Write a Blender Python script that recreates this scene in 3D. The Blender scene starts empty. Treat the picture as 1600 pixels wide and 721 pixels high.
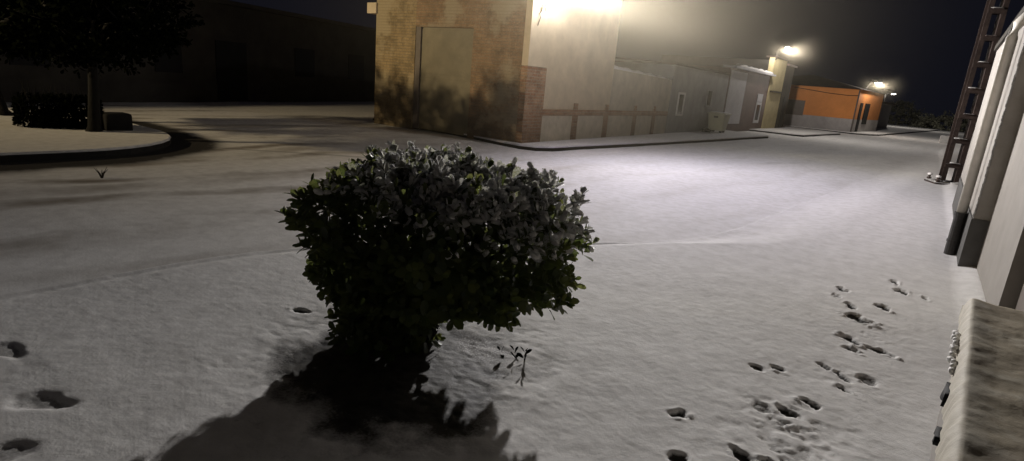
import bpy, bmesh, math, random
import numpy as np
from mathutils import Vector, Matrix, noise as mnoise

R = math.radians
S = bpy.context.scene
C = S.collection
rng = np.random.default_rng(7)
random.seed(7)

# ------------------------------------------------------------------ render
S.render.engine = 'CYCLES'
S.cycles.use_denoising = True
try:
    S.cycles.denoiser = 'OPENIMAGEDENOISE'
except Exception:
    pass
S.cycles.max_bounces = 8
S.cycles.diffuse_bounces = 3
S.cycles.glossy_bounces = 2
S.cycles.volume_bounces = 0
S.cycles.volume_step_rate = .6
S.cycles.sample_clamp_indirect = 4.0
S.view_settings.view_transform = 'Standard'
S.view_settings.look = 'None'
S.view_settings.exposure = 0
S.view_settings.gamma = 1

# ------------------------------------------------------------------ helpers
def link(o, parent=None):
    C.objects.link(o)
    if parent is not None:
        o.parent = parent
    return o

def tag(o, label=None, cat=None, group=None, kind=None):
    if label: o['label'] = label
    if cat: o['category'] = cat
    if group: o['group'] = group
    if kind: o['kind'] = kind
    return o

def thing(name, label, cat, loc=(0, 0, 0), rotz=0.0, group=None):
    o = bpy.data.objects.new(name, None)
    o.empty_display_size = 0.2
    link(o)
    o.location = loc
    o.rotation_euler = (0, 0, rotz)
    return tag(o, label, cat, group)

class MB:
    """collects shapes into one mesh"""
    def __init__(self):
        self.bm = bmesh.new()
    def box(self, a, b, bevel=0.0):
        a, b = Vector(a), Vector(b)
        lo = Vector((min(a.x, b.x), min(a.y, b.y), min(a.z, b.z)))
        hi = Vector((max(a.x, b.x), max(a.y, b.y), max(a.z, b.z)))
        r = bmesh.ops.create_cube(self.bm, size=1.0)
        vs = r['verts']
        for v in vs:
            v.co = Vector([lo[i] + (v.co[i] + .5) * (hi[i] - lo[i]) for i in range(3)])
        if bevel > 0:
            es = list({e for v in vs for e in v.link_edges})
            bmesh.ops.bevel(self.bm, geom=es, offset=bevel, segments=2, affect='EDGES', profile=.5)
        return self
    def prism(self, pts, z0, z1):
        """vertical prism over a plan polygon (counter-clockwise)"""
        n = len(pts)
        lo = [self.bm.verts.new((p[0], p[1], z0)) for p in pts]
        hi = [self.bm.verts.new((p[0], p[1], z1)) for p in pts]
        self.bm.faces.new(hi)
        self.bm.faces.new(lo[::-1])
        for i in range(n):
            j = (i + 1) % n
            self.bm.faces.new((lo[i], lo[j], hi[j], hi[i]))
        return self
    def tube(self, pts, rad, seg=8, cap=True):
        pts = [Vector(p) for p in pts]
        if not hasattr(rad, '__len__'):
            rad = [rad] * len(pts)
        rings = []
        up = Vector((0.02, 0.01, 1))
        for i, p in enumerate(pts):
            d = (pts[min(i + 1, len(pts) - 1)] - pts[max(i - 1, 0)]).normalized()
            a = d.cross(up)
            if a.length < 1e-3:
                a = d.cross(Vector((1, 0, 0)))
            a.normalize(); b = d.cross(a)
            rings.append([self.bm.verts.new(p + rad[i] * (math.cos(t) * a + math.sin(t) * b))
                          for t in [2 * math.pi * k / seg for k in range(seg)]])
        for i in range(len(rings) - 1):
            for k in range(seg):
                self.bm.faces.new((rings[i][k], rings[i][(k + 1) % seg], rings[i + 1][(k + 1) % seg], rings[i + 1][k]))
        if cap:
            self.bm.faces.new(rings[0][::-1]); self.bm.faces.new(rings[-1])
        return self
    def lump(self, c, r, n=2, amp=.25, freq=3.0):
        """an uneven rounded lump (snow, stone)"""
        res = bmesh.ops.create_icosphere(self.bm, subdivisions=n, radius=1.0)
        c = Vector(c)
        for v in res['verts']:
            q = v.co.copy()
            k = 1 + amp * mnoise.noise(q * freq + c * 5)
            v.co = Vector((c.x + q.x * r[0] * k, c.y + q.y * r[1] * k, c.z + q.z * r[2] * k))
        return self
    def build(self, name, mat, parent=None, smooth=False):
        me = bpy.data.meshes.new(name)
        bmesh.ops.recalc_face_normals(self.bm, faces=self.bm.faces)
        self.bm.to_mesh(me); self.bm.free()
        if smooth:
            for p in me.polygons: p.use_smooth = True
        o = bpy.data.objects.new(name, me)
        if mat: me.materials.append(mat)
        return link(o, parent)

def np_mesh(name, V, F, mat, parent=None, smooth=True, attrs=None):
    me = bpy.data.meshes.new(name)
    V = np.asarray(V, dtype=np.float32); F = np.asarray(F, dtype=np.int32)
    k = F.shape[1]
    me.vertices.add(len(V)); me.vertices.foreach_set('co', V.ravel())
    me.loops.add(F.size); me.loops.foreach_set('vertex_index', F.ravel())
    me.polygons.add(len(F))
    me.polygons.foreach_set('loop_start', np.arange(0, F.size, k, dtype=np.int32))
    try:
        me.polygons.foreach_set('loop_total', np.full(len(F), k, dtype=np.int32))
    except Exception:
        pass
    me.update(calc_edges=True)
    me.validate()
    if smooth:
        me.polygons.foreach_set('use_smooth', np.ones(len(me.polygons), dtype=bool))
    for an, av in (attrs or {}).items():
        at = me.attributes.new(an, 'FLOAT', 'POINT')
        at.data.foreach_set('value', np.asarray(av, dtype=np.float32))
    o = bpy.data.objects.new(name, me)
    me.materials.append(mat)
    return link(o, parent)

_T = rng.random((256, 256))
def vnoise(x, y):
    xi = np.floor(x).astype(int); yi = np.floor(y).astype(int)
    fx = x - xi; fy = y - yi
    fx = fx * fx * fx * (fx * (fx * 6 - 15) + 10); fy = fy * fy * fy * (fy * (fy * 6 - 15) + 10)
    a = _T[xi % 256, yi % 256]; b = _T[(xi + 1) % 256, yi % 256]
    c = _T[xi % 256, (yi + 1) % 256]; d = _T[(xi + 1) % 256, (yi + 1) % 256]
    return (a * (1 - fx) + b * fx) * (1 - fy) + (c * (1 - fx) + d * fx) * fy - .5
def sstep(a, b, x):
    t = np.clip((x - a) / (b - a), 0, 1)
    return t * t * (3 - 2 * t)

# ------------------------------------------------------------------ materials
def new_mat(name):
    m = bpy.data.materials.new(name); m.use_nodes = True
    nt = m.node_tree; nt.nodes.clear()
    out = nt.nodes.new('ShaderNodeOutputMaterial')
    return m, nt, out
def N(nt, typ, **kw):
    n = nt.nodes.new(typ)
    for k, v in kw.items():
        if k.startswith('i_'):
            key = k[2:].replace('_', ' ')
            n.inputs[key].default_value = v
        else:
            setattr(n, k, v)
    return n
def coords(nt):
    g = N(nt, 'ShaderNodeNewGeometry')
    return g.outputs['Position']
def noise_tex(nt, vec, scale, detail=4, rough=.6):
    n = N(nt, 'ShaderNodeTexNoise')
    n.inputs['Scale'].default_value = scale
    n.inputs['Detail'].default_value = detail
    n.inputs['Roughness'].default_value = rough
    nt.links.new(vec, n.inputs['Vector'])
    return n.outputs['Fac']
def ramp(nt, fac, stops):
    r = N(nt, 'ShaderNodeValToRGB')
    e = r.color_ramp.elements
    while len(e) < len(stops): e.new(.5)
    for el, (p, c) in zip(e, stops):
        el.position = p; el.color = (*c, 1) if len(c) == 3 else c
    nt.links.new(fac, r.inputs['Fac'])
    return r.outputs['Color']
def mixc(nt, fac, a, b, mode='MIX'):
    m = N(nt, 'ShaderNodeMix', data_type='RGBA', blend_type=mode)
    for sock, v in ((m.inputs[0], fac), (m.inputs[6], a), (m.inputs[7], b)):
        if hasattr(v, 'is_linked'): nt.links.new(v, sock)
        elif isinstance(v, (int, float)): sock.default_value = v
        else: sock.default_value = (*v, 1)
    return m.outputs[2]
def mth(nt, op, a, b=None, c=None, clamp=False):
    m = N(nt, 'ShaderNodeMath', operation=op); m.use_clamp = clamp
    for i, v in enumerate((a, b, c)):
        if v is None: continue
        if hasattr(v, 'is_linked'): nt.links.new(v, m.inputs[i])
        else: m.inputs[i].default_value = v
    return m.outputs[0]
def principled(nt, out, col, rough=.8, bump=None, bdist=.01, bstr=.5, spec=.3, metal=0.0):
    p = N(nt, 'ShaderNodeBsdfPrincipled')
    if hasattr(col, 'is_linked'): nt.links.new(col, p.inputs['Base Color'])
    else: p.inputs['Base Color'].default_value = (*col, 1)
    if hasattr(rough, 'is_linked'): nt.links.new(rough, p.inputs['Roughness'])
    else: p.inputs['Roughness'].default_value = rough
    p.inputs['Specular IOR Level'].default_value = spec
    p.inputs['Metallic'].default_value = metal
    if bump is not None:
        b = N(nt, 'ShaderNodeBump'); b.inputs['Distance'].default_value = bdist; b.inputs['Strength'].default_value = bstr
        nt.links.new(bump, b.inputs['Height']); nt.links.new(b.outputs['Normal'], p.inputs['Normal'])
    nt.links.new(p.outputs[0], out.inputs['Surface'])
    return p

def plain(name, col, rough=.7, var=.25, scale=6, spec=.3, metal=0.0, bump=.3, bdist=.004, snowtop=0.0):
    """weathered paint, render or metal; snowtop adds settled snow on up-facing surfaces"""
    m, nt, out = new_mat(name)
    v = coords(nt)
    n1 = noise_tex(nt, v, scale, 6, .65); n2 = noise_tex(nt, v, scale * .18, 3, .5)
    lo = tuple(c * (1 - var) for c in col); hi = tuple(min(1, c * (1 + var * .6)) for c in col)
    c1 = ramp(nt, n1, [(.3, lo), (.7, hi)])
    c2 = ramp(nt, n2, [(.35, (1 - var,) * 3), (.65, (1, 1, 1))])
    c = mixc(nt, 1.0, c1, c2, 'MULTIPLY')
    if snowtop > 0:
        g = N(nt, 'ShaderNodeNewGeometry')
        s = N(nt, 'ShaderNodeSeparateXYZ'); nt.links.new(g.outputs['Normal'], s.inputs[0])
        k = mth(nt, 'ADD', s.outputs[2], mth(nt, 'MULTIPLY', n1, .5))
        f = mth(nt, 'MULTIPLY', mth(nt, 'SUBTRACT', k, 1 - snowtop + .1), 6, clamp=True)
        c = mixc(nt, f, c, (.78, .78, .8))
    principled(nt, out, c, rough, n1, bdist, bump, spec, metal)
    return m

def snow_mat(name, tracks=False, attr=False):
    m, nt, out = new_mat(name)
    v = coords(nt)
    fine = noise_tex(nt, v, 55, 5, .7)
    mid = noise_tex(nt, v, 7, 5, .65)
    big = noise_tex(nt, v, .6, 4, .6)
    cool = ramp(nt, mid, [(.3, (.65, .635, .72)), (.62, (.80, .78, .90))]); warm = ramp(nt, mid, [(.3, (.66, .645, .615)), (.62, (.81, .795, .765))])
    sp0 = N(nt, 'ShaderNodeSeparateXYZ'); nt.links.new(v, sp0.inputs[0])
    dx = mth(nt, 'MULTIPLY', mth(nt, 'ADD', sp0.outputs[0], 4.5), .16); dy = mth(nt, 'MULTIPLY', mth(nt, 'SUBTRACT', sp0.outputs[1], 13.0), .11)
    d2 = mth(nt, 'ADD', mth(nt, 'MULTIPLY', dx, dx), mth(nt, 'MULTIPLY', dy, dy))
    col = mixc(nt, mth(nt, 'SUBTRACT', 1.15, d2, clamp=True), warm, cool)      # main lamp's lilac tint painted into the snow around the crossing
    if tracks:
        # packed, dirtier bands where tyres ran, breaking up along their length
        sp = N(nt, 'ShaderNodeSeparateXYZ'); nt.links.new(v, sp.inputs[0])
        wob = noise_tex(nt, v, .22, 2, .5)
        for a0, a1, w, off, amt in ((1.0, -.16, 1.35, .3, .95), (.985, -.02, 2.1, 1.1, .6)):
            t = mth(nt, 'ADD', mth(nt, 'MULTIPLY', sp.outputs[0], a0), mth(nt, 'MULTIPLY', sp.outputs[1], a1))
            t = mth(nt, 'ADD', t, mth(nt, 'MULTIPLY', wob, 2.4))
            s = mth(nt, 'SINE', mth(nt, 'MULTIPLY', mth(nt, 'ADD', t, off), 2 * math.pi / w))
            s = mth(nt, 'MULTIPLY', mth(nt, 'SUBTRACT', s, .45), 1.8, clamp=True)
            s = mth(nt, 'MULTIPLY', s, mth(nt, 'MULTIPLY', mth(nt, 'SUBTRACT', big, .38), 4.0, clamp=True))
            # strongest on the crossing to the west, where cars turn
            wst = mth(nt, 'MULTIPLY', mth(nt, 'SUBTRACT', -4.2, sp.outputs[0]), .35, clamp=True)
            sou = mth(nt, 'MULTIPLY', mth(nt, 'SUBTRACT', 12.0, sp.outputs[1]), .2, clamp=True)
            k = mth(nt, 'MULTIPLY', mth(nt, 'ADD', mth(nt, 'MULTIPLY', mth(nt, 'MULTIPLY', wst, sou), .85), .15), amt)
            col = mixc(nt, mth(nt, 'MULTIPLY', s, k), col, (.22, .185, .145))
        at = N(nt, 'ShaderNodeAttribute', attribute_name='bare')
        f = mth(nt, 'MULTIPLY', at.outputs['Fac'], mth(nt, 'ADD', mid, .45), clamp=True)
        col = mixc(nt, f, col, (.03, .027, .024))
    rough = .85
    if attr:
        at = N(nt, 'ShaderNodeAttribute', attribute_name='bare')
        at2 = N(nt, 'ShaderNodeAttribute', attribute_name='lit_gravel')
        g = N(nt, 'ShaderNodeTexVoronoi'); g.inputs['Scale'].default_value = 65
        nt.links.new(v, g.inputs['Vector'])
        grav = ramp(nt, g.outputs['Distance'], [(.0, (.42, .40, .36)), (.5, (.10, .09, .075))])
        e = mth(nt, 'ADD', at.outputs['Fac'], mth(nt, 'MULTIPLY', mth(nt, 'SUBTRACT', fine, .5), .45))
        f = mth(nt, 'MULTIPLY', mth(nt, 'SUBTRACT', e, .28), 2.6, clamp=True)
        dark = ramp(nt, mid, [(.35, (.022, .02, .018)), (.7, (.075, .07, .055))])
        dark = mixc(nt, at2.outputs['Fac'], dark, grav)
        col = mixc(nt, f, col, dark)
        rough = mth(nt, 'SUBTRACT', .85, mth(nt, 'MULTIPLY', f, .22))
    hgt = mth(nt, 'ADD', mth(nt, 'MULTIPLY', fine, .5), mid)
    principled(nt, out, col, rough, hgt, .010, .45, .25)
    return m

def brick_mat(name, axis, c1, c2, mortar, plaster=None, pl_amt=0.0, scale=1.0):
    """axis 'x' for walls facing x (bricks run along y), 'y' for walls facing y"""
    m, nt, out = new_mat(name)
    v = coords(nt)
    s = N(nt, 'ShaderNodeSeparateXYZ'); nt.links.new(v, s.inputs[0])
    cb = N(nt, 'ShaderNodeCombineXYZ')
    nt.links.new(s.outputs[1 if axis == 'x' else 0], cb.inputs[0]); nt.links.new(s.outputs[2], cb.inputs[1])
    b = N(nt, 'ShaderNodeTexBrick')
    b.inputs['Scale'].default_value = scale
    b.inputs['Brick Width'].default_value = .27; b.inputs['Row Height'].default_value = .085
    b.inputs['Mortar Size'].default_value = .009; b.inputs['Mortar Smooth'].default_value = .3
    b.inputs['Color1'].default_value = (*c1, 1); b.inputs['Color2'].default_value = (*c2, 1)
    b.inputs['Mortar'].default_value = (*mortar, 1)
    nt.links.new(cb.outputs[0], b.inputs['Vector'])
    n1 = noise_tex(nt, v, 3.5, 5, .65); n2 = noise_tex(nt, v, .7, 4, .6); n3 = noise_tex(nt, v, 28, 4, .7)
    c = mixc(nt, 1.0, b.outputs['Color'], ramp(nt, n1, [(.3, (.55, .55, .55)), (.7, (1.15, 1.1, 1.05))]), 'MULTIPLY')
    c = mixc(nt, 1.0, c, ramp(nt, n3, [(.3, (.7, .7, .7)), (.7, (1.15, 1.15, 1.15))]), 'MULTIPLY')
    # darker towards the foot of the wall
    foot_dark = mth(nt, 'MULTIPLY', mth(nt, 'SUBTRACT', mth(nt, 'ADD', .55, mth(nt, 'MULTIPLY', n1, .9)), s.outputs[2]), 1.4, clamp=True)
    c = mixc(nt, mth(nt, 'MULTIPLY', foot_dark, .45), c, (.06, .05, .04))
    if plaster:
        f = mth(nt, 'MULTIPLY', mth(nt, 'SUBTRACT', mth(nt, 'ADD', n2, mth(nt, 'MULTIPLY', n1, .25)), .66 - pl_amt), 9, clamp=True)
        c = mixc(nt, f, c, plaster)
    h = mth(nt, 'ADD', mth(nt, 'MULTIPLY', b.outputs['Fac'], -1.0), mth(nt, 'MULTIPLY', n3, .5))
    principled(nt, out, c, .9, h, .012, .8, .15)
    return m

def emis(name, col, k):
    m, nt, out = new_mat(name)
    e = N(nt, 'ShaderNodeEmission'); e.inputs[0].default_value = (*col, 1); e.inputs[1].default_value = k
    nt.links.new(e.outputs[0], out.inputs['Surface'])
    return m

def leaf_mat(name, col, col2, snow=True):
    m, nt, out = new_mat(name)
    v = coords(nt)
    at = N(nt, 'ShaderNodeAttribute', attribute_name='snow')
    hu = N(nt, 'ShaderNodeAttribute', attribute_name='hue')
    n = noise_tex(nt, v, 120, 3, .6)
    c = mixc(nt, hu.outputs['Fac'], col, col2)
    g = N(nt, 'ShaderNodeNewGeometry')
    s = N(nt, 'ShaderNodeSeparateXYZ'); nt.links.new(g.outputs['Normal'], s.inputs[0])
    k = mth(nt, 'ADD', mth(nt, 'MULTIPLY', mth(nt, 'ABSOLUTE', s.outputs[2]), .38), mth(nt, 'ADD', at.outputs['Fac'], mth(nt, 'MULTIPLY', mth(nt, 'SUBTRACT', n, .5), .9)))
    f = mth(nt, 'MULTIPLY', mth(nt, 'SUBTRACT', k, .78), 2.2, clamp=True)
    if snow:
        c = mixc(nt, f, c, (.72, .73, .75))
        rough = mth(nt, 'ADD', .42, mth(nt, 'MULTIPLY', f, .45))
    else:
        rough = .5
    p = principled(nt, out, c, rough, n, .002, .3, .3 if snow else 0.0)
    if snow:     # thin leaf: some light comes through from behind
        tr = N(nt, 'ShaderNodeBsdfTranslucent')
        nt.links.new(mixc(nt, f, mixc(nt, hu.outputs['Fac'], (.10, .13, .03), (.16, .17, .05)), (.62, .60, .54)), tr.inputs['Color'])
        mx = N(nt, 'ShaderNodeMixShader'); mx.inputs[0].default_value = .46
        nt.links.new(p.outputs[0], mx.inputs[1]); nt.links.new(tr.outputs[0], mx.inputs[2])
        nt.links.new(mx.outputs[0], out.inputs['Surface'])
    return m

M = {}
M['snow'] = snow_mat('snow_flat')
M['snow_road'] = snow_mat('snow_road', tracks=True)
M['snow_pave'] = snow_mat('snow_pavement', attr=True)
M['frost'] = plain('grey_frost', (.42, .41, .40), .9, .3, 30)
M['kerb'] = plain('kerb_stone', (.022, .02, .018), .85, .3, 9)
M['brick_x'] = brick_mat('brick_facing_street', 'x', (.36, .20, .12), (.46, .30, .19), (.42, .36, .28))
M['brick_y'] = brick_mat('brick_facing_square', 'y', (.25, .165, .10), (.31, .21, .125), (.26, .215, .15), (.29, .24, .165), .05)
M['brick_gold'] = brick_mat('brick_yellowish', 'y', (.30, .225, .12), (.36, .275, .15), (.29, .24, .16), (.33, .27, .17), .06)
M['cream'] = plain('cream_render', (.60, .50, .36), .9, .16, 2.2)
M['cream_low'] = plain('cream_render_panel', (.52, .46, .36), .9, .2, 3)
M['grey_render'] = plain('grey_render', (.33, .33, .32), .9, .2, 2)
M['white_render'] = plain('white_render', (.62, .61, .62), .85, .12, 2)
M['brown_tile'] = plain('brown_tile', (.12, .07, .06), .6, .25, 5)
M['yellow_render'] = plain('yellow_render', (.55, .46, .25), .9, .15, 2)
M['dark_render'] = plain('dark_render', (.055, .045, .032), .9, .25, 2)
M['orange'] = plain('orange_render', (.66, .25, .07), .9, .12, 1.5)
M['grey_dado'] = plain('grey_dado', (.42, .39, .37), .9, .15, 3)
M['black_wall'] = plain('unlit_wall', (.055, .05, .042), .95, .3, 1.5)
M['black_void'] = plain('dark_opening', (.010, .010, .010), .8, .3, 3)
M['frame'] = plain('pale_frame', (.58, .56, .53), .7, .15, 8)
M['pane'] = plain('window_glass', (.015, .016, .018), .12, .2, 4, spec=.6)
M['green_gate'] = plain('green_grey_gate', (.20, .172, .112), .6, .2, 3)
M['roof'] = plain('roof_tile', (.05, .035, .028), .9, .3, 8)
M['metal_dark'] = plain('dark_metal', (.05, .045, .04), .5, .3, 20, metal=.6, snowtop=.25)
M['rust'] = plain('rusty_steel', (.060, .042, .036), .7, .4, 14, metal=.3, snowtop=.35)
M['bin'] = plain('bin_plastic', (.45, .43, .30), .55, .12, 4, snowtop=.3)
M['bin_dark'] = plain('bin_base', (.06, .06, .05), .6, .2, 8)
M['wall_white'] = plain('near_white_render', (.29, .27, .245), .9, .12, 3)
M['wall_grey'] = plain('near_grey_render', (.32, .30, .275), .9, .15, 4)
M['plinth'] = plain('grey_plinth', (.10, .098, .095), .85, .2, 8)
M['pipe_white'] = plain('pipe_white', (.62, .59, .53), .5, .15, 6)
M['iron'] = plain('cast_iron', (.06, .058, .058), .6, .3, 20, metal=.3)
M['door_brown'] = plain('brown_door', (.15, .125, .105), .6, .15, 5)
M['bark'] = plain('bark', (.009, .008, .006), .95, .4, 14, bump=.8, bdist=.02)
M['twig'] = plain('twig', (.03, .025, .02), .9, .4, 30)
M['leaf'] = leaf_mat('shrub_leaf', (.030, .048, .018), (.075, .095, .038))
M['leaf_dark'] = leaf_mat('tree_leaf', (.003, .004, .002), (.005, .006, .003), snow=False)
M['far_leaf'] = leaf_mat('far_leaf', (.09, .09, .065), (.15, .145, .11), snow=False)
M['stone'] = plain('stone_block', (.013, .012, .011), .9, .3, 7)
M['ceramic'] = plain('white_ceramic', (.75, .74, .70), .3, .05, 8, spec=.5)
M['lens_white'] = emis('lamp_lens_white', (1.0, .95, .84), 22.0)
M['lens_warm'] = emis('lamp_lens_warm', (1.0, .82, .5), 18.0)

# sill of the near house: dirty half-melted snow over a brownish slab
def sill_mat():
    m, nt, out = new_mat('sill_slush')
    v = coords(nt)
    a = noise_tex(nt, v, 7, 5, .6); b = noise_tex(nt, v, 2.5, 3, .5); f = noise_tex(nt, v, 60, 4, .7)
    c = ramp(nt, mth(nt, 'ADD', mth(nt, 'MULTIPLY', a, .7), mth(nt, 'MULTIPLY', b, .3)),
             [(.30, (.24, .20, .14)), (.52, (.32, .28, .205)), (.72, (.44, .41, .335))])
    at = N(nt, 'ShaderNodeAttribute', attribute_name='rim')
    c = mixc(nt, mth(nt, 'MULTIPLY', at.outputs['Fac'], .8), c, (.46, .43, .36))
    principled(nt, out, c, .7, mth(nt, 'ADD', a, mth(nt, 'MULTIPLY', f, .4)), .008, .5, .25)
    return m
M['sill'] = sill_mat()

# ------------------------------------------------------------------ camera (eye 1.65 m above the near pavement)
f_px, pitch, roll, yaw = 900.0, R(14.6), R(5.0), R(34.62)
fw0 = Vector((-math.sin(yaw), math.cos(yaw), 0)); rt0 = Vector((math.cos(yaw), math.sin(yaw), 0))
fwd = fw0 * math.cos(pitch) + Vector((0, 0, -math.sin(pitch)))
up0 = rt0.cross(fwd)
rt = rt0 * math.cos(roll) + up0 * math.sin(roll)
up = up0 * math.cos(roll) - rt0 * math.sin(roll)
cam_d = bpy.data.cameras.new('camera'); cam = bpy.data.objects.new('camera', cam_d); C.objects.link(cam)
cam_d.sensor_fit = 'HORIZONTAL'; cam_d.sensor_width = 36; cam_d.lens = 36 * f_px / 1600
cam_d.clip_start = .05; cam_d.clip_end = 3000
cam.matrix_world = Matrix(((rt.x, up.x, -fwd.x, 0), (rt.y, up.y, -fwd.y, 0), (rt.z, up.z, -fwd.z, 1.65), (0, 0, 0, 1)))
S.camera = cam

# ------------------------------------------------------------------ night sky
w = bpy.data.worlds.new('World'); S.world = w; w.use_nodes = True
nt = w.node_tree; nt.nodes.clear()
wo = nt.nodes.new('ShaderNodeOutputWorld'); bg = nt.nodes.new('ShaderNodeBackground')
sky = nt.nodes.new('ShaderNodeTexSky'); sky.sky_type = 'NISHITA'; sky.sun_disc = False
sky.sun_elevation = R(-6); sky.sun_rotation = R(200); sky.altitude = 800; sky.dust_density = 1.5
tint = mixc(nt, .55, sky.outputs[0], (.075, .08, .13))
nt.links.new(tint, bg.inputs[0]); bg.inputs[1].default_value = .11
nt.links.new(bg.outputs[0], wo.inputs[0])

# ------------------------------------------------------------------ road (snow sheet reaching the horizon), 10 cm below the pavements
ROAD = -.10
xs = np.unique(np.concatenate([np.array([-900, -400, -150, -80, -50]), np.arange(-34, 10, .16), np.array([14, 30, 80, 200, 500, 900])]))
ys = np.unique(np.concatenate([np.array([-400, -100, -40, -20]), np.arange(-10, 40, .16), np.arange(40, 110, .6), np.array([130, 170, 250, 400, 700, 1200])]))
X, Y = np.meshgrid(xs, ys, indexing='ij')
fade = np.exp(-np.maximum(0, np.hypot(X, Y - 10) - 60) / 30)
Z = ROAD + fade * (.020 * vnoise(X / 2.6 + 9, Y / 2.6) + .010 * vnoise(X / .9, Y / .9 + 4) + .005 * vnoise(X / .37, Y / .37 + 1) - .006)
# two shallow ruts in the direction of travel
for off in (-4.6, -3.0):
    xc = off + .09 * (Y - 13) + .5 * vnoise(Y / 9 + off, Y * 0)
    Z -= fade * .010 * np.exp(-((X - xc) / .14) ** 2) * sstep(7, 12, Y)
# dark strip along the kerb of the traffic island, thin dark line towards the corner
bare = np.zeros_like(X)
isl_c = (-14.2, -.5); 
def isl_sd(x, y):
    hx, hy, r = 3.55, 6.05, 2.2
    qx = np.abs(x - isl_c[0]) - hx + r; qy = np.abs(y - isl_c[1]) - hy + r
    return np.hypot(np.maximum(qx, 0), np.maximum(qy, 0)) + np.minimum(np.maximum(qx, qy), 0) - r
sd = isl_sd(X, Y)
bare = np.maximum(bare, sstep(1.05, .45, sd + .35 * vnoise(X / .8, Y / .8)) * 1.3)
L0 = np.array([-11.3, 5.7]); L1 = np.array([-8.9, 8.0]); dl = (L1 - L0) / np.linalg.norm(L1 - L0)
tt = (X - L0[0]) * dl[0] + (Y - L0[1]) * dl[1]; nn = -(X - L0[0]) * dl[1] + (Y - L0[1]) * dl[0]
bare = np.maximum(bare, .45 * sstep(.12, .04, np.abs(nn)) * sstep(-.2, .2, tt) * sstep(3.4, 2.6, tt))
nx, ny = X.shape
idx = np.arange(nx * ny).reshape(nx, ny)
F = np.stack([idx[:-1, :-1], idx[1:, :-1], idx[1:, 1:], idx[:-1, 1:]], -1).reshape(-1, 4)
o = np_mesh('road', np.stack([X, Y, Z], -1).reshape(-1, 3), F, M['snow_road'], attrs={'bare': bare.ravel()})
tag(o, kind='structure')

# ------------------------------------------------------------------ near pavement: dense snow relief with footprints
ky = np.array([-4, 1.0, 2.5, 3.3, 4.2, 5.6, 6.6, 8.0, 13., 18.6, 46., 90.])
kx = np.array([-4.95, -4.90, -4.78, -4.58, -3.95, -2.82, -2.25, -1.9, -1.5, -.95, 1.2, 4.9])
wy = np.array([-4, 8.2, 14, 46, 90]); wx = np.array([.80, .80, .80, 3.6, 7.5])
rows = [-4.0]
while rows[-1] < 90:
    y = rows[-1]
    rows.append(y + (.06 if y < 0 else .0145 if y < 5 else .0145 + (y - 5) * .012))
rows = np.array(rows)
def smooth_interp(y):
    acc = 0
    for d in (-.5, -.25, 0, .25, .5): acc = acc + np.interp(y + d, ky, kx)
    return acc / 5
u = np.concatenate([[0, .0005], np.linspace(.004, 1, 372)])
xe = smooth_interp(rows); xw = np.interp(rows, wy, wx)
Y = np.repeat(rows[:, None], len(u), 1)
X = xe[:, None] + u[None, :] * (xw - xe)[:, None]
edge = X - xe[:, None]
near = np.exp(-np.maximum(0, Y - 5) / 3.5)
Z = (.016 * vnoise(X / 1.1, Y / 1.1) + .0055 * vnoise(X / .24 + 3, Y / .24) +
     near * (.0016 * vnoise(X / .10, Y / .10 + 7) + .0015 * vnoise(X / .045, Y / .045) + .0018 * vnoise(X / .026, Y / .026)))
# dimples where clods have settled
pit = vnoise(X / .042 + 50, Y / .042 + 20)
Z -= near * .0014 * sstep(.22, .48, pit) * sstep(-.25, .25, vnoise(X / .5 + 5, Y / .5))
ew = .16 + .9 * sstep(5.5, 8.5, Y)
Z -= .09 * sstep(ew, 0, edge) * (.9 + .2 * vnoise(Y / .3, Y * 0 + 2))   # rounded kerb edge under snow
Z -= .006 * np.exp(-((edge - .22) / .05) ** 2) * sstep(6.5, 5.5, Y) * 2.2
bare = np.zeros_like(Z); lit_gravel = np.zeros_like(Z)
# right-hand strip by the house: snow banked against the wall
Z += .05 * sstep(.30, .02, .80 - X) * sstep(5.5, 6.5, Y) + .03 * sstep(.35, .28, .60 - X) * sstep(3.4, 2.6, Y)
def foot(x, y, l, wd, ang, depth, bk=1.0, rim=.012, toe=.8):
    global Z, bare
    if bk >= .5: l, wd, depth = l * .74, wd * .74, depth * .85
    ca, sa = math.cos(ang), math.sin(ang)
    wx_ = .022 * vnoise(X / .055 + x * 13, Y / .055) ; wy_ = .022 * vnoise(X / .055, Y / .055 + y * 19)
    a = (X - x + wx_) * ca + (Y - y + wy_) * sa; b = -(X - x + wx_) * sa + (Y - y + wy_) * ca
    soft = bk < .5
    jag = (.15 if soft else .30) * vnoise(X / .035 + x * 31, Y / .035 + y * 17) + (.15 if soft else .26) * vnoise(X / .09 + x * 7, Y / .09)
    waist = 1 + .30 * np.sin(a / (l / 2) * 2.2 + x * 9) * toe
    r = np.sqrt((a / (l / 2)) ** 2 + (b / (wd / 2) / np.clip(waist, .6, 1.35)) ** 2) + jag
    inside = sstep(1.25, .55, r) if soft else sstep(1.06, .84, r)
    ring = np.exp(-((r - 1.35) / .28) ** 2)
    clod = np.clip(vnoise(X / .032 + 3, Y / .032 + x * 9) + .05, 0, 1) * 3.0
    Z = Z - depth * inside * (1 + .4 * vnoise(X / .03, Y / .03)) + rim * ring * clod * sstep(-.3, .3, vnoise(X / .12 + x * 5, Y / .12))
    bare = np.maximum(bare, bk * inside)
A = R(118)     # walking along the wall
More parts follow.
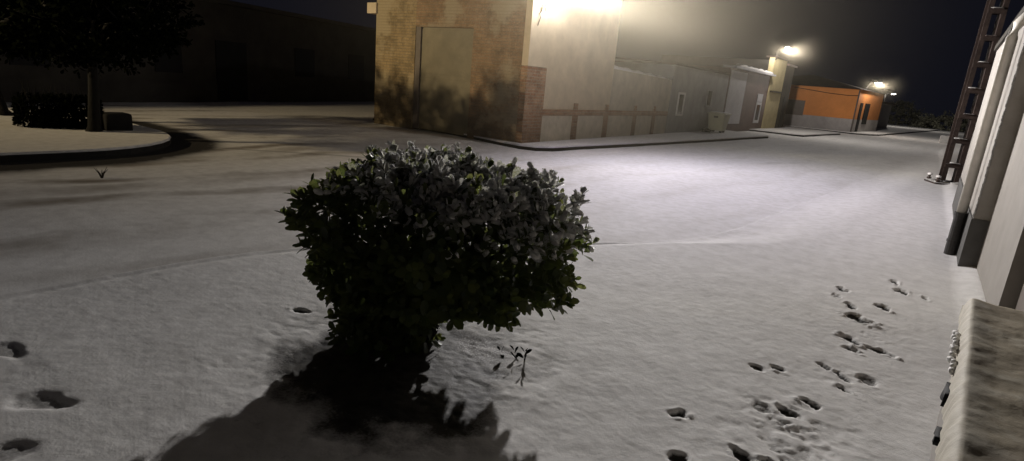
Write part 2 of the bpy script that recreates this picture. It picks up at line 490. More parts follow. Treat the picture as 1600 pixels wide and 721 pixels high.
for (x, y, l, wd, ang, d, bk) in [
    (-.35, 6.10, .22, .10, A, .032, .8), (-.37, 5.83, .16, .07, A, .02, .5), (-.24, 5.62, .22, .11, A, .032, .8),
    (0.0, 5.80, .24, .12, A, .032, .8), (.03, 6.86, .22, .10, A, .03, .75), (.10, 6.56, .26, .12, A, .03, .8), (.30, 6.50, .14, .06, A, .02, .5),
    (-.16, 5.30, .34, .19, R(150), .034, .9), (-.15, 4.76, .22, .12, R(140), .034, .9), (-.12, 4.56, .16, .10, R(150), .022, .6),
    (.04, 4.70, .26, .09, R(160), .022, .7), (-.23, 4.10, .14, .08, R(140), .024, .7), (-.12, 4.03, .20, .08, R(130), .03, .9),
    (-.09, 3.84, .12, .06, R(140), .022, .8), (.02, 4.10, .18, .15, R(120), .018, .6),
    (-.57, 3.73, .15, .09, R(140), .034, 1), (-.47, 3.83, .15, .09, R(140), .034, 1),
    (-.77, 2.83, .145, .10, R(40), .040, 1), (-.32, 3.30, .13, .085, R(140), .036, 1), (-.22, 3.49, .15, .09, R(150), .036, 1),
    (-.43, 3.24, .15, .11, R(120), .016, .5), (-.40, 2.69, .20, .09, R(150), .042, 1), (-.64, 2.46, .13, .10, R(40), .03, .95), (-.28, 2.72, .12, .07, R(140), .03, .9),
    (-.30, 3.15, .10, .08, R(30), .016, .5),
    (-3.80, .79, .26, .13, R(10), .016, .44), (-3.11, .74, .28, .15, R(30), .018, .44), (-2.80, .50, .24, .13, R(60), .016, .44),
    (-3.22, 2.21, .16, .08, R(30), .03, .9), (-3.05, 2.42, .07, .04, R(60), .02, .8)]:
    foot(x, y, l, wd, ang, d, bk, rim=.0 if bk == .44 else .012)
# trodden slush around the prints
for (cx, cy, rx, ry, am) in ((-.25, 3.25, .30, .30, .8), (-.22, 2.80, .34, .30, .85), (-.06, 5.0, .22, .5, .45), (-.1, 4.0, .25, .25, .4), (-.02, 2.3, .3, .4, .8)):
    k = np.exp(-(((X - cx) / rx) ** 2 + ((Y - cy) / ry) ** 2))
    rag = sstep(.05, .30, vnoise(X / .07 + 11, Y / .07) + .6 * vnoise(X / .03, Y / .03 + 5))
    Z -= k * am * .009 * rag
    bare = np.maximum(bare, .55 * k * am * rag)
# ground kept almost clear under the shrub, its dark colour stretched forward as painted shade
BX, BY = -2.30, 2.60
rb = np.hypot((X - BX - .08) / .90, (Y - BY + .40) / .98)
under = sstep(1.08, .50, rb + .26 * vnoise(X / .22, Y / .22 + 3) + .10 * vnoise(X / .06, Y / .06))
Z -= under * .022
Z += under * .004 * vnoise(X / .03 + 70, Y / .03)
bare = np.maximum(bare, under * .82); lit_gravel = np.maximum(lit_gravel, under * sstep(-.06, .10, (X - BX) * .89 + (Y - BY) * .457 - .12) * sstep(-.10, .06, Y - BY))  # gravel colour kept to the lit side, so the shaded side is painted darker
# snow speckled with crumbs of soil round its rim
sp = sstep(1.5, .9, rb) * sstep(.20, .40, vnoise(X / .05 + 8, Y / .035 + 90))
bare = np.maximum(bare, .34 * sp); Z -= .003 * sp
Z[:, 0] = ROAD - .05
V = np.stack([X, Y, Z], -1).reshape(-1, 3)
n0, n1 = X.shape; idx = np.arange(n0 * n1).reshape(n0, n1)
F = np.stack([idx[:-1, :-1], idx[:-1, 1:], idx[1:, 1:], idx[1:, :-1]], -1).reshape(-1, 4)
o = np_mesh('pavement', V, F, M['snow_pave'], attrs={'bare': bare.ravel(), 'lit_gravel': lit_gravel.ravel()})
tag(o, kind='structure')

# ------------------------------------------------------------------ far pavement in front of the row of houses
def slab(name, outline, ztop=0.0, kerb_top=.0):
    mb = MB(); mb.prism(outline, -.3, ztop - .03)
    o = mb.build(name, M['kerb']); tag(o, kind='structure')
    # settled snow on the slab, slightly inside the kerb line and rounded over it
    cx = sum(p[0] for p in outline) / len(outline); cy = sum(p[1] for p in outline) / len(outline)
    mb = MB()
    mb.prism([(p[0], p[1]) for p in outline], ztop - .026, ztop + .012)
    bmesh.ops.bevel(mb.bm, geom=[e for e in mb.bm.edges if all(v.co.z > ztop for v in e.verts)], offset=.02, segments=3, affect='EDGES')
    s = mb.build(name + '_snow', M['snow']); tag(s, kind='structure')
    return o
far_outline = [(-15.6, 13.6), (-12.2, 13.36), (-11.2, 13.12), (-10.1, 12.9), (-9.3, 12.72), (-8.75, 12.66), (-8.32, 12.84), (-8.10, 13.3), (-8.02, 14.4), (-7.4, 21), (-6.6, 31.7), (-6.75, 32.2), (-10, 32.4), (-10, 40), (-16, 40)]
slab('far_pavement', far_outline)
slab('far_pavement', [(-6.3, 36.9), (-5.88, 37.3), (-5.02, 46), (-5.1, 47), (-9.5, 48.6), (-9.8, 36.9)])
slab('far_pavement', [(-10.5, 50.2), (-4.6, 50.0), (-3.6, 50.7), (-3.1, 52.5), (-1.2, 75), (1.0, 100), (-6, 100), (-6, 54), (-10.5, 54)])

# traffic island with kerb
def rrect(cx, cy, hx, hy, r, n=8):
    pts = []
    for sx, sy, a0 in ((1, 1, 0), (-1, 1, 90), (-1, -1, 180), (1, -1, 270)):
        for k in range(n + 1):
            a = R(a0 + 90 * k / n)
            pts.append((cx + sx * (hx - r) + r * math.cos(a), cy + sy * (hy - r) + r * math.sin(a)))
    return pts
slab('traffic_island', rrect(*isl_c, 3.55, 6.05, 2.2), ztop=.02)

# ------------------------------------------------------------------ buildings across the street
def fx(y):   # facade line of the row, bending slightly
    return float(np.interp(y, [13, 18.3, 24, 31.5, 39.4, 47], [-8.95, -9.05, -9.12, -9.0, -8.75, -8.4]))

def wall_between(mb, y0, y1, z0, z1, depth=.35, out=0.0):
    """upright wall slab along the facade line, its face OUT metres in front of it"""
    a = (fx(y0) + out, y0); b = (fx(y1) + out, y1)
    mb.prism([a, b, (b[0] - depth, b[1]), (a[0] - depth, a[1])], z0, z1)
    return mb

def front_window(parent, y0, y1, z0, z1, frame='frame', fw=.09, pane='pane'):
    """window or door on the facade: raised surround, recessed pane"""
    mb = MB()
    wall_between(mb, y0 - fw, y0, z0 - fw, z1 + fw, .10, .035)
    wall_between(mb, y1, y1 + fw, z0 - fw, z1 + fw, .10, .035)
    wall_between(mb, y0, y1, z1, z1 + fw, .10, .034)
    wall_between(mb, y0, y1, z0 - fw, z0, .10, .045)
    f = mb.build('window', M[frame], parent)
    mb = MB(); wall_between(mb, y0, y1, z0, z1, .06, .006)
    mb.build('pane', M[pane], f)
    return f

# --- corner brick house
bh = thing('brick_house', 'tall corner house with brick quoin, cream upper wall and lamp above the street', 'house', (-9, 13, 0))
def child(mb, name, mat, parent, smooth=False):
    o = mb.build(name, mat, parent, smooth)
    o.matrix_parent_inverse = Matrix.Translation(parent.location).inverted()
    return o
H1 = 5.6
mb = MB(); mb.prism([(-9.05, 18.28), (-15.0, 18.28), (-15.0, 13.30), (-8.95 - .02, 13.30)], -.05, H1)
child(mb, 'wall', M['cream'], bh)
mb = MB(); mb.prism([(-13.10, 13.0), (-13.10, 13.3), (-14.85, 13.3), (-14.85, 13.0)], -.2, H1)       # yellowish strip at the far end
child(mb, 'end_pier', M['brick_gold'], bh)
mb = MB(); mb.prism([(-8.95, 13.0), (-8.95, 13.299), (-10.85, 13.299), (-10.85, 13.0)], -.2, H1)
mb.prism([(-10.85, 13.0), (-10.85, 13.299), (-13.10, 13.299), (-13.10, 13.0)], 2.95, H1)
child(mb, 'square_wall', M['brick_y'], bh)
mb = MB(); mb.box((-10.852, 13.09, -.05), (-12.90, 13.15, 2.948))
for k in range(2):
    mb.box((-10.856, 13.078, .12 + k * 1.5), (-12.896, 13.0895, 1.50 + k * 1.38), .004)
child(mb, 'gate', M['green_gate'], bh)
mb = MB(); mb.box((-12.902, 13.02, -.05), (-13.098, 13.2, 2.948))
child(mb, 'gate_jamb', M['door_brown'], bh)
# brick quoin, pilasters and band on the street side
mb = MB()
wall_between(mb, 12.985, 13.95, -.1, 2.05, .2, .03)
child(mb, 'quoin', M['brick_x'], bh)
mb = MB(); wall_between(mb, 12.985, 13.95, 2.052, H1, .2, .028)
child(mb, 'quoin_render', M['cream'], bh)
def dado(parent, piers, y0, y1):
    mb = MB()
    for y in piers:
        wall_between(mb, y - .17, y + .17, -.1, .745, .2, .028)
        wall_between(mb, y - .12, y + .12, .925, 1.12, .2, .026)
    wall_between(mb, y0, y1, .747, .923, .2, .030)
    child(mb, 'brick_band', M['brick_x'], parent)
    mb = MB()
    cuts = [y0] + sum([[y - .17, y + .17] for y in piers], []) + [y1]
    for a, b in zip(cuts[::2], cuts[1::2]):
        if b - a > .05: wall_between(mb, a + .002, b - .002, -.1, .745, .2, .014)
    child(mb, 'plaster_panel', M['cream_low'], parent)
dado(bh, (15.9, 18.08), 13.952, 18.26)
mb = MB(); mb.prism([(-8.6, 12.65), (-8.6, 18.6), (-15.3, 18.6), (-15.3, 12.65)], H1, H1 + .16)
child(mb, 'roof', M['roof'], bh)
mb = MB(); mb.box((-14.80, 12.93, 3.30), (-15.22, 13.5, 3.62), .01)
child(mb, 'stone_bracket', M['cream'], bh)

# --- low garden wall with snow coping
gw = thing('garden_wall', 'low yard wall with brick band and snowy sloping coping', 'wall', (-9.1, 21, 0))
mb = MB()
a = (fx(18.3), 18.302); b = (fx(23.95), 23.95)
for (p, q) in ((a, b),):
    bmv = [mb.bm.verts.new(v) for v in ((p[0], p[1], -.1), (q[0], q[1], -.1), (q[0], q[1], 2.2), (p[0], p[1], 2.30),
                                        (p[0] - .3, p[1], -.1), (q[0] - .3, q[1], -.1), (q[0] - .3, q[1], 2.2), (p[0] - .3, p[1], 2.30))]
    for f in ((0, 1, 2, 3), (5, 4, 7, 6), (3, 2, 6, 7), (1, 5, 6, 2), (4, 0, 3, 7)):
        mb.bm.faces.new([bmv[i] for i in f])
child(mb, 'wall', M['cream_low'], gw)
dado(gw, (20.5, 22.4), 18.31, 23.9)
mb = MB()
pts = [(fx(y) - .12 + .02 * math.sin(y * 3), y, 2.325 - (y - 18.3) * .0177 + .012 * math.sin(y * 5)) for y in np.arange(18.25, 24.0, .3)]
mb.tube(pts, [.10 + .025 * math.sin(i * 1.7) - .0032 * i for i in range(len(pts))], 8)
child(mb, 'snow_coping', M['snow'], gw, True)

# --- grey house
gh = thing('grey_house', 'single storey grey rendered house with narrow window behind the bin', 'house', (-9.1, 27.7, 0))
mb = MB(); mb.prism([(fx(24), 24.0), (fx(31.5), 31.5), (-16, 31.5), (-16, 24.0)], -.1, 2.82)
child(mb, 'wall', M['grey_render'], gh)
mb = MB()
zs = [(fx(24) + .06, 23.98, 2.82), (fx(31.5) + .06, 31.49, 2.82), (-13, 31.49, 3.0), (-13, 23.98, 3.0)]
v = [mb.bm.verts.new(p) for p in zs] + [mb.bm.verts.new((p[0], p[1], p[2] + .07)) for p in zs]
for f in ((3, 2, 1, 0), (4, 5, 6, 7), (0, 1, 5, 4), (1, 2, 6, 5), (2, 3, 7, 6), (3, 0, 4, 7)): mb.bm.faces.new([v[i] for i in f])
child(mb, 'roof', M['roof'], gh)
def cw(*a, **k):
    f = front_window(*a, **k); f.matrix_parent_inverse = Matrix.Translation(f.parent.location).inverted(); return f
cw(gh, 24.95, 25.55, .84, 1.66)
cw(gh, 28.6, 29.2, 1.25, 1.95, frame='grey_render')

# --- white and brown house
wh = thing('tiled_house', 'low house with white panel, dark brown tiled front and snowy eave', 'house', (-8.9, 35.5, 0))
mb = MB(); mb.prism([(fx(31.5), 31.502), (fx(39.38), 39.38), (-16, 39.38), (-16, 31.502)], -.1, 3.22)
child(mb, 'wall', M['brown_tile'], wh)
mb = MB(); wall_between(mb, 31.7, 34.5, .34, 3.1, .1, .03); child(mb, 'white_panel', M['white_render'], wh)
mb = MB(); wall_between(mb, 31.4, 39.35, 3.22, 3.32, .7, .32)
child(mb, 'eave', M['white_render'], wh)
mb = MB()
pts = [(fx(y) + .12, y, 3.36 + .015 * math.sin(y * 4)) for y in np.arange(32.2, 39.3, .35)]
mb.tube(pts, [.10 + .02 * math.sin(i * 2.1) for i in range(len(pts))], 8)
child(mb, 'eave_snow', M['snow'], wh, True)
f = cw(wh, 37.45, 38.25, .52, 1.45, frame='white_render', fw=.16)
mb = MB(); wall_between(mb, 37.3, 38.4, 1.63, 2.1, .08, .03); child(mb, 'lintel', M['white_render'], wh)

# --- yellow tall house carrying the second lamp
yh = thing('yellow_house', 'tall narrow yellowish house under the second street lamp', 'house', (-8.7, 40.9, 0))
mb = MB(); mb.prism([(fx(39.4) + .05, 39.402), (fx(42.4) + .05, 42.4), (-9.0, 42.4), (-9.0, 39.402)], -.1, 4.35)
child(mb, 'wall', M['yellow_render'], yh)
mb = MB(); mb.prism([(-9.002, 39.41), (-9.002, 42.39), (-16, 42.39), (-16, 39.41)], -.1, 4.2)
child(mb, 'side_wall', M['black_wall'], yh)
mb = MB(); mb.prism([(fx(39.4) + .2, 39.35), (fx(42.4) + .2, 42.45), (-9.2, 42.45), (-9.2, 39.35)], 4.35, 4.45)
child(mb, 'roof', M['roof'], yh)
cw(yh, 40.6, 41.2, 2.75, 3.35, frame='yellow_render')
cw(yh, 40.2, 41.0, .2, 2.0, frame='frame', pane='door_brown')
mb = MB(); wall_between(mb, 39.6, 42.2, 2.28, 2.38, .2, .25); child(mb, 'canopy', M['dark_render'], yh)

# --- dark house at the end of the row
dh = thing('dark_house', 'unlit dark brown house at the corner before the orange house', 'house', (-8.4, 45, 0))
mb = MB(); mb.prism([(-8.55, 42.5), (-8.48, 44.7), (-16, 44.7), (-16, 42.5)], -.1, 4.1)
child(mb, 'wall', M['dark_render'], dh)
mb = MB(); mb.prism([(-8.4, 42.5), (-8.33, 44.8), (-16, 44.8), (-16, 42.5)], 4.1, 4.2)
child(mb, 'roof', M['brown_tile'], dh)
mb = MB(); mb.box((-8.54, 43.3, .1), (-8.49, 44.2, 2.1)); child(mb, 'door', M['black_void'], dh)

# --- orange house
oh = thing('orange_house', 'orange rendered house with grey dado facing the side street', 'house', (-7, 51, 0))
mb = MB(); mb.prism([(-4.85, 51.0), (-3.9, 60), (-14, 60), (-14, 51.0)], .95, 3.15)
child(mb, 'wall', M['orange'], oh)
mb = MB(); mb.prism([(-4.83, 50.98), (-3.88, 60), (-14, 60), (-14, 50.98)], -.1, .948)
child(mb, 'dado', M['grey_dado'], oh)
mb = MB()
v = [mb.bm.verts.new(p) for p in ((-4.6, 50.75, 3.15), (-3.7, 60.2, 3.15), (-14, 60.2, 3.15), (-14, 50.75, 3.15), (-9, 55.5, 4.2))]
for f in ((3, 2, 1, 0), (0, 1, 4), (1, 2, 4), (2, 3, 4), (3, 0, 4)): mb.bm.faces.new([v[i] for i in f])
child(mb, 'roof', M['roof'], oh)
mb = MB(); mb.box((-9.7, 50.93, .88), (-8.42, 50.97, 2.02), .005)
w_ = child(mb, 'window', M['door_brown'], oh)
mb = MB()
for k in range(8): mb.box((-9.66, 50.91, .95 + k * .13), (-8.46, 50.925, 1.03 + k * .13))
p_ = mb.build('slatted_or_added_panel', M['green_gate'], w_); p_.matrix_parent_inverse = w_.matrix_parent_inverse
mb = MB(); mb.prism([(-4.71, 51.9), (-4.62, 52.7), (-4.72, 52.7), (-4.81, 51.9)], .05, 2.2); child(mb, 'door', M['black_void'], oh)
mb = MB(); mb.prism([(-4.50, 53.6), (-4.34, 55.1), (-4.44, 55.1), (-4.60, 53.6)], .6, 2.2); child(mb, 'window', M['black_void'], oh)
mb = MB(); mb.tube([(-4.9, 50.93, -.1), (-4.9, 50.93, 3.1)], .05, 8); child(mb, 'downpipe', M['door_brown'], oh)

mb = MB(); mb.tube([(-9.4, 50.95, 2.98), (-8.2, 50.93, 2.86), (-6.8, 50.93, 2.72), (-5.6, 50.93, 2.66), (-4.9, 50.93, 2.70)], .022, 6); child(mb, 'cable', M['black_void'], oh)
# --- farther houses and hedges down the street
fh = thing('far_house', 'low dark house beyond the orange one at the end of the street', 'house', (-4, 72, 0))
mb = MB(); mb.prism([(-4.7, 66), (-4.2, 80), (-9, 80), (-9, 66)], -.1, 2.7); child(mb, 'wall', M['grey_dado'], fh)
mb = MB(); mb.prism([(-4.4, 65.8), (-3.9, 80.2), (-9, 80.2), (-9, 65.8)], 2.5, 2.7); child(mb, 'roof', M['brown_tile'], fh)
mb = MB(); mb.prism([(-4.60, 68), (-4.53, 70), (-4.63, 70), (-4.70, 68)], .1, 2.1); child(mb, 'door', M['black_void'], fh)

# --- long dark building across the square on the left
sq = thing('long_building', 'long unlit building across the square, far left behind the trees', 'building', (-22.5, 13, 0))
A0 = Vector((-17.5, -7.6)); A1 = Vector((-26.2, 28.3)); ad = (A1 - A0).normalized(); an = Vector((ad.y, -ad.x))
if an.x < 0: an = -an
def alongA(mb, s0, s1, z0, z1, out=0.0, depth=.3):
    p = A0 + ad * s0 + an * out; q = A0 + ad * s1 + an * out
    mb.prism([(p.x, p.y), (q.x, q.y), (q.x - an.x * depth, q.y - an.y * depth), (p.x - an.x * depth, p.y - an.y * depth)], z0, z1)
    return mb
child(alongA(MB(), 0, 36, -.2, 3.45, 0, 8), 'wall', M['black_wall'], sq)
child(alongA(MB(), -.3, 36.3, 3.45, 3.6, .35, 8.6), 'roof', M['black_wall'], sq)
def s_at(y): return (y - A0.y) / ad.y
for (ya, yb, z0, z1, nm) in ((9.3, 10.3, .9, 2.2, 'window'), (11.7, 13.1, -.05, 2.15, 'door'), (15.7, 16.9, 1.0, 2.2, 'window'), (19.3, 20.5, 1.0, 2.2, 'window'), (5.2, 6.2, .9, 2.2, 'window')):
    f = child(alongA(MB(), s_at(ya), s_at(yb), z0, z1, .03, .1), nm, M['black_void'], sq)
child(alongA(MB(), 0, 36, -.2, .55, .02, .1), 'plinth', M['black_wall'], sq)

# ------------------------------------------------------------------ street lamps
def lamp(name, label, tipx, tipy, z, wallx, wally, wall_z, mat, head_len=.62, face=0.0, group='street lamps on wall brackets'):
    t = thing(name, label, 'street lamp', (tipx, tipy, z), 0, group)
    d = Vector((wallx - tipx, wally - tipy, wall_z - z))
    mb = MB()
    pts = [Vector((d.x, d.y, d.z - .45)), Vector((d.x * .9, d.y * .9, d.z - .1)), Vector((d.x * .6, d.y * .6, .20)), Vector((d.x * .12, d.y * .12, .16))]
    mb.tube(pts, .028, 8)
    mb.box((d.x - .03, d.y - .08, d.z - .7), (d.x + .03, d.y + .08, d.z - .2), .008)
    mb.build('arm', M['metal_dark'], t)
    u = Vector((-d.x, -d.y, 0)).normalized(); s = Vector((-u.y, u.x, 0))
    mb = MB()
    L = head_len / 2
    # tapering cobra-head housing
    prof = [(-L - .12, .05, .04), (-L, .10, .07), (-.1, .15, .09), (L * .7, .14, .08), (L, .07, .04)]
    rings = []
    for (a, hw, hh) in prof:
        ring = [u * a + s * (hw * cx) + Vector((0, 0, .075 + hh * cz)) for cx, cz in ((-1, -.25), (-.8, .6), (0, 1), (.8, .6), (1, -.25), (0, -.3))]
        rings.append([mb.bm.verts.new(p) for p in ring])
    for i in range(len(rings) - 1):
        for k in range(6): mb.bm.faces.new((rings[i][k], rings[i][(k + 1) % 6], rings[i + 1][(k + 1) % 6], rings[i + 1][k]))
    mb.bm.faces.new(rings[0][::-1]); mb.bm.faces.new(rings[-1])
    h = mb.build('housing', M['metal_dark'], t, True)
    mb = MB(); mb.lump((0, 0, 0), (1, 1, 1), 3, 0)
    for v in mb.bm.verts:
        q = v.co.copy(); p = u * (q.x * L * .8) + s * (q.y * .125) + Vector((0, 0, .035 + q.z * .075)); v.co = p
    mb.build('lens', mat, h, True)
    return t

def lamp_light(parent, loc, power, col, spread=2.2, fwd=(1, 0), lo=.06, hi_a=-.25, hi_b=.55, radius=.10, cmin=.24):
    """road-lighting distribution: stronger towards the far ground, cut off above the horizontal and behind"""
    ld = bpy.data.lights.new('bulb', 'POINT'); ld.energy = power; ld.color = col; ld.shadow_soft_size = radius
    ld.use_nodes = True
    nt = ld.node_tree; nt.nodes.clear()
    out = nt.nodes.new('ShaderNodeOutputLight'); em = nt.nodes.new('ShaderNodeEmission')
    tc = N(nt, 'ShaderNodeTexCoord'); sp = N(nt, 'ShaderNodeSeparateXYZ')
    nt.links.new(tc.outputs['Normal'], sp.inputs[0])
    down = mth(nt, 'MULTIPLY', sp.outputs[2], -1.0)
    cl = mth(nt, 'MAXIMUM', down, cmin)
    k = mth(nt, 'POWER', cl, -spread)
    cut = mth(nt, 'MULTIPLY', mth(nt, 'ADD', down, .75), 1.25, clamp=True)      # fades out above the horizontal
    k = mth(nt, 'MULTIPLY', k, cut)
    f = mth(nt, 'ADD', mth(nt, 'MULTIPLY', sp.outputs[0], fwd[0]), mth(nt, 'MULTIPLY', sp.outputs[1], fwd[1]))
    f = mth(nt, 'DIVIDE', mth(nt, 'SUBTRACT', f, hi_a), hi_b - hi_a, clamp=True)
    f = mth(nt, 'ADD', mth(nt, 'MULTIPLY', mth(nt, 'MULTIPLY', f, f), 1 - lo), lo)
    k = mth(nt, 'MULTIPLY', k, f)
    nt.links.new(k, em.inputs['Strength'])
    nt.links.new(em.outputs[0], out.inputs[0])
    o = bpy.data.objects.new('bulb', ld); link(o, parent); o.location = loc
    return o

LP = (-7.75, 13.28, 3.90)
t1 = lamp('street_lamp', 'brightest street lamp on the corner brick house, at the top edge', LP[0], LP[1], LP[2], -8.93, 13.62, 4.6, M['lens_white'])
lamp_light(t1, (0, 0, -.12), 880, (1.0, .955, .93), spread=1.6, fwd=(.95, -.1), lo=.045, hi_a=-.35, hi_b=.6)
t2 = lamp('street_lamp', 'street lamp beside the tall yellowish house, second along the row', -7.75, 37.6, 4.76, -8.68, 39.55, 4.9, M['lens_white'])
lamp_light(t2, (0, 0, -.12), 800, (1.0, .93, .88), spread=1.2, fwd=(.75, .2), lo=.15, hi_a=-.5, hi_b=.8)
t3 = lamp('street_lamp', 'street lamp over the corner of the orange house', -4.0, 53.0, 3.74, -4.72, 53.3, 3.6, M['lens_white'])
lamp_light(t3, (0, 0, -.12), 500, (1.0, .93, .85), spread=1.2, fwd=(.6, .3), lo=.25, hi_a=-.6, hi_b=.8)
t4 = lamp('street_lamp', 'smallest and farthest street lamp, past the orange house', -4.75, 88.0, 3.95, -5.6, 88.0, 3.75, M['lens_white'])
lamp_light(t4, (0, 0, -.12), 500, (1.0, .93, .85), spread=1.2, fwd=(.6, .3), lo=.25, hi_a=-.6, hi_b=.8)
mb = MB(); mb.tube([(-.85, 0, -4.15), (-.85, 0, -.1)], [.07, .05], 8); mb.build('post', M['metal_dark'], t4)
# lamp of the square, out of view to the left; its light throws the tree shadows
t5 = lamp('street_lamp', 'warm street lamp on a post at the left end of the square', -18.0, -6.4, 5.2, -18.6, -6.6, 5.0, M['lens_warm'], group='street lamps on posts')
mb = MB(); mb.tube([(-.6, -.2, -5.3), (-.6, -.2, -.1)], [.09, .05], 10); mb.build('post', M['metal_dark'], t5)
lamp_light(t5, (0, 0, -.12), 2100, (1.0, .79, .48), spread=1.3, fwd=(.25, .95), lo=.008, hi_a=.64, hi_b=.98, radius=.20)

# insulator and cable on the corner
ins = thing('cable_bracket', 'small iron hook with white insulator and hanging wire at the brick corner', 'bracket', (-8.90, 13.36, 3.5))
mb = MB(); mb.tube([(0, 0, .1), (.10, 0, .1), (.14, 0, .02), (.14, 0, -.06)], .012, 6); mb.build('hook', M['iron'], ins)
mb = MB(); mb.lump((.14, .02, .03), (.045, .045, .06), 2, 0); mb.build('insulator', M['ceramic'], ins, True)
mb = MB(); mb.tube([(.02, -.02, .5), (.03, -.06, .15), (.05, -.02, 0), (.02, -.10, -.12), (.03, -.06, -.22), (.01, -.12, -.42)], .012, 6); mb.build('wire', M['iron'], ins)

# ------------------------------------------------------------------ bin
bn = thing('waste_bin', 'pale green wheeled waste bin standing against the grey house', 'bin', (-8.55, 29.4, .0), R(-88))
mb = MB()
bot = [(-.36, -.33), (.36, -.33), (.36, .33), (-.36, .33)]; top = [(-.56, -.40), (.56, -.40), (.56, .40), (-.56, .40)]
lo = [mb.bm.verts.new((x, y, .10)) for x, y in bot]; hi = [mb.bm.verts.new((x, y, .88)) for x, y in top]
for i in range(4): mb.bm.faces.new((lo[i], lo[(i + 1) % 4], hi[(i + 1) % 4], hi[i]))
mb.bm.faces.new(lo[::-1]); mb.bm.faces.new(hi)
bmesh.ops.bevel(mb.bm, geom=list(mb.bm.edges), offset=.03, segments=2, affect='EDGES')
mb.build('body', M['bin'], bn)
mb = MB(); mb.box((-.60, -.44, .885), (.60, .44, .94), .02); mb.box((-.5, -.34, .942), (.5, .34, .985), .02); mb.build('lid', M['bin'], bn)
for sx in (-.28, .28):
    for sy in (-.24, .24):
        mb = MB(); mb.tube([(sx - .03, sy, .07), (sx + .03, sy, .07)], .065, 12); mb.build('wheel', M['bin_dark'], bn)
for sx in (-1, 1):
    mb = MB(); mb.box((sx * .575, -.1, .72), (sx * .62, .1, .80), .01); mb.build('handle', M['bin_dark'], bn)
sb = MB(); sb.lump((-8.75, 28.35, .02), (.18, .25, .2), 2, .4, 2)
o = sb.build('refuse_sack', M['bin_dark'], None, True); tag(o, 'small dark refuse sack on the snow next to the waste bin', 'sack')

# ------------------------------------------------------------------ steel pole (two channels and battens) by the near kerb
pl = thing('steel_pole', 'tall rusty twin channel steel pole with snowy battens at right', 'pole', (.64, 18.6, -.02), R(20))
for sx in (-1, 1):
    mb = MB()
    def q(x, y, z): return mb.bm.verts.new((x, y, z))
    prev = None
    # channel section tapering slightly upward
    for z in (0, 7.5):
        g = .10 - z * .002
        sec = [(g, -.09), (g + .11, -.09), (g + .11, -.075), (g + .015, -.075), (g + .015, .075), (g + .11, .075), (g + .11, .09), (g, .09)]
        cur = [q(sx * a, b, z) for a, b in sec]
        if prev:
            for i in range(8): mb.bm.faces.new((prev[i], prev[(i + 1) % 8], cur[(i + 1) % 8], cur[i]))
        prev = cur
    mb.build('channel', M['rust'], pl)
for k in range(12):
    z = .45 + k * .62; g = .10 - z * .002
    mb = MB(); mb.box((-g - .10, -.105, z), (g + .10, -.092, z + .10)); mb.box((-g - .10, .092, z), (g + .10, .105, z + .10))
    mb.box((-g - .02, -.14, z + .10), (g + .02, -.04, z + .125), .01)
    ob = mb.build('batten', M['rust'], pl)
    if k % 3 == 2: continue
    sn = MB(); sn.lump((random.uniform(-.06, .06), -.10, z + .130), (random.uniform(.08, .15), .04, random.uniform(.014, .024)), 3, .45)
    sn.build('snow_cap', M['frost'], ob, True)
mb = MB(); mb.box((-.42, -.34, -.02), (.42, .34, .07), .015); mb.build('base_plate', M['rust'], pl)
for sx in (-.34, .34):
    for sy in (-.27, .27):
        mb = MB(); mb.tube([(sx, sy, .06), (sx, sy, .20)], .028, 8); mb.tube([(sx, sy, .10), (sx, sy, .14)], .055, 6)
        bo = mb.build('bolt', M['rust'], pl)
        sn = MB(); sn.lump((sx, sy, .215), (.06, .06, .035), 2, .2); sn.build('snow_cap', M['snow'], bo, True)
mb = MB()
for a in range(16):
    t_ = 2 * math.pi * a / 16
    mb.lump((.30 * math.cos(t_) + random.uniform(-.1, .1), .24 * math.sin(t_) + random.uniform(-.1, .1), .075), (.11, .10, .035), 2, .3)
mb.build('base_snow', M['frost'], pl, True)

# ------------------------------------------------------------------ near houses along the right edge
nh = thing('near_house', 'near white rendered house front with dark doorway at the right edge', 'house', (.75, 3, 0))
mb = MB()
mb.box((.75, 5.95, -.1), (6, 8.248, 3.3)); mb.box((.75, 3.6, 2.7), (6, 5.95, 3.3))
mb.box((1.1, 3.6, -.1), (6, 5.95, 2.7))
child(mb, 'wall', M['wall_white'], nh)
mb = MB(); mb.box((.77, -5, -.1), (6, 3.599, 3.299))  # unseen dark boards added to cut light bounced into the shrub's shadow
for k in range(16): mb.box((.752, -4.95 + k * .53, .02), (.77, -4.45 + k * .53, 3.2), .006)
child(mb, 'slatted_or_added_panel', M['dark_render'], nh)
mb = MB(); mb.box((.86, 3.602, -.05), (.92, 5.948, 2.698))
for k in range(5): mb.box((.845, 3.66 + k * .46, .1), (.86, 4.04 + k * .46, 2.5), .004)
child(mb, 'door', M['door_brown'], nh)
mb = MB(); mb.box((.68, -5, 3.3), (6, 8.3, 3.42)); child(mb, 'eave', M['roof'], nh)

nb = thing('neighbour_house', 'next house projecting past the white one, grey render with dark plinth', 'house', (.6, 11, 0))
mb = MB(); mb.prism([(.60, 8.25), (3, 8.25), (6, 8.25), (6, 14), (.66, 14)], .58, 2.9); child(mb, 'wall', M['wall_grey'], nb)
mb = MB(); mb.prism([(.585, 8.235), (3, 8.235), (6, 8.25), (6, 14), (.645, 14)], -.1, .578); child(mb, 'plinth', M['plinth'], nb)
mb = MB(); mb.prism([(.56, 8.2), (6, 8.2), (6, 14.1), (.62, 14.1)], 2.9, 3.0); child(mb, 'eave', M['black_wall'], nb)
mb = MB()
for k in range(60):
    z = .62 + k * .038
    mb.lump((.598 + random.uniform(-.004, .004), 8.247, z), (.012, .012, .03), 1, .4)
child(mb, 'frost_edge', M['frost'], nb, True)

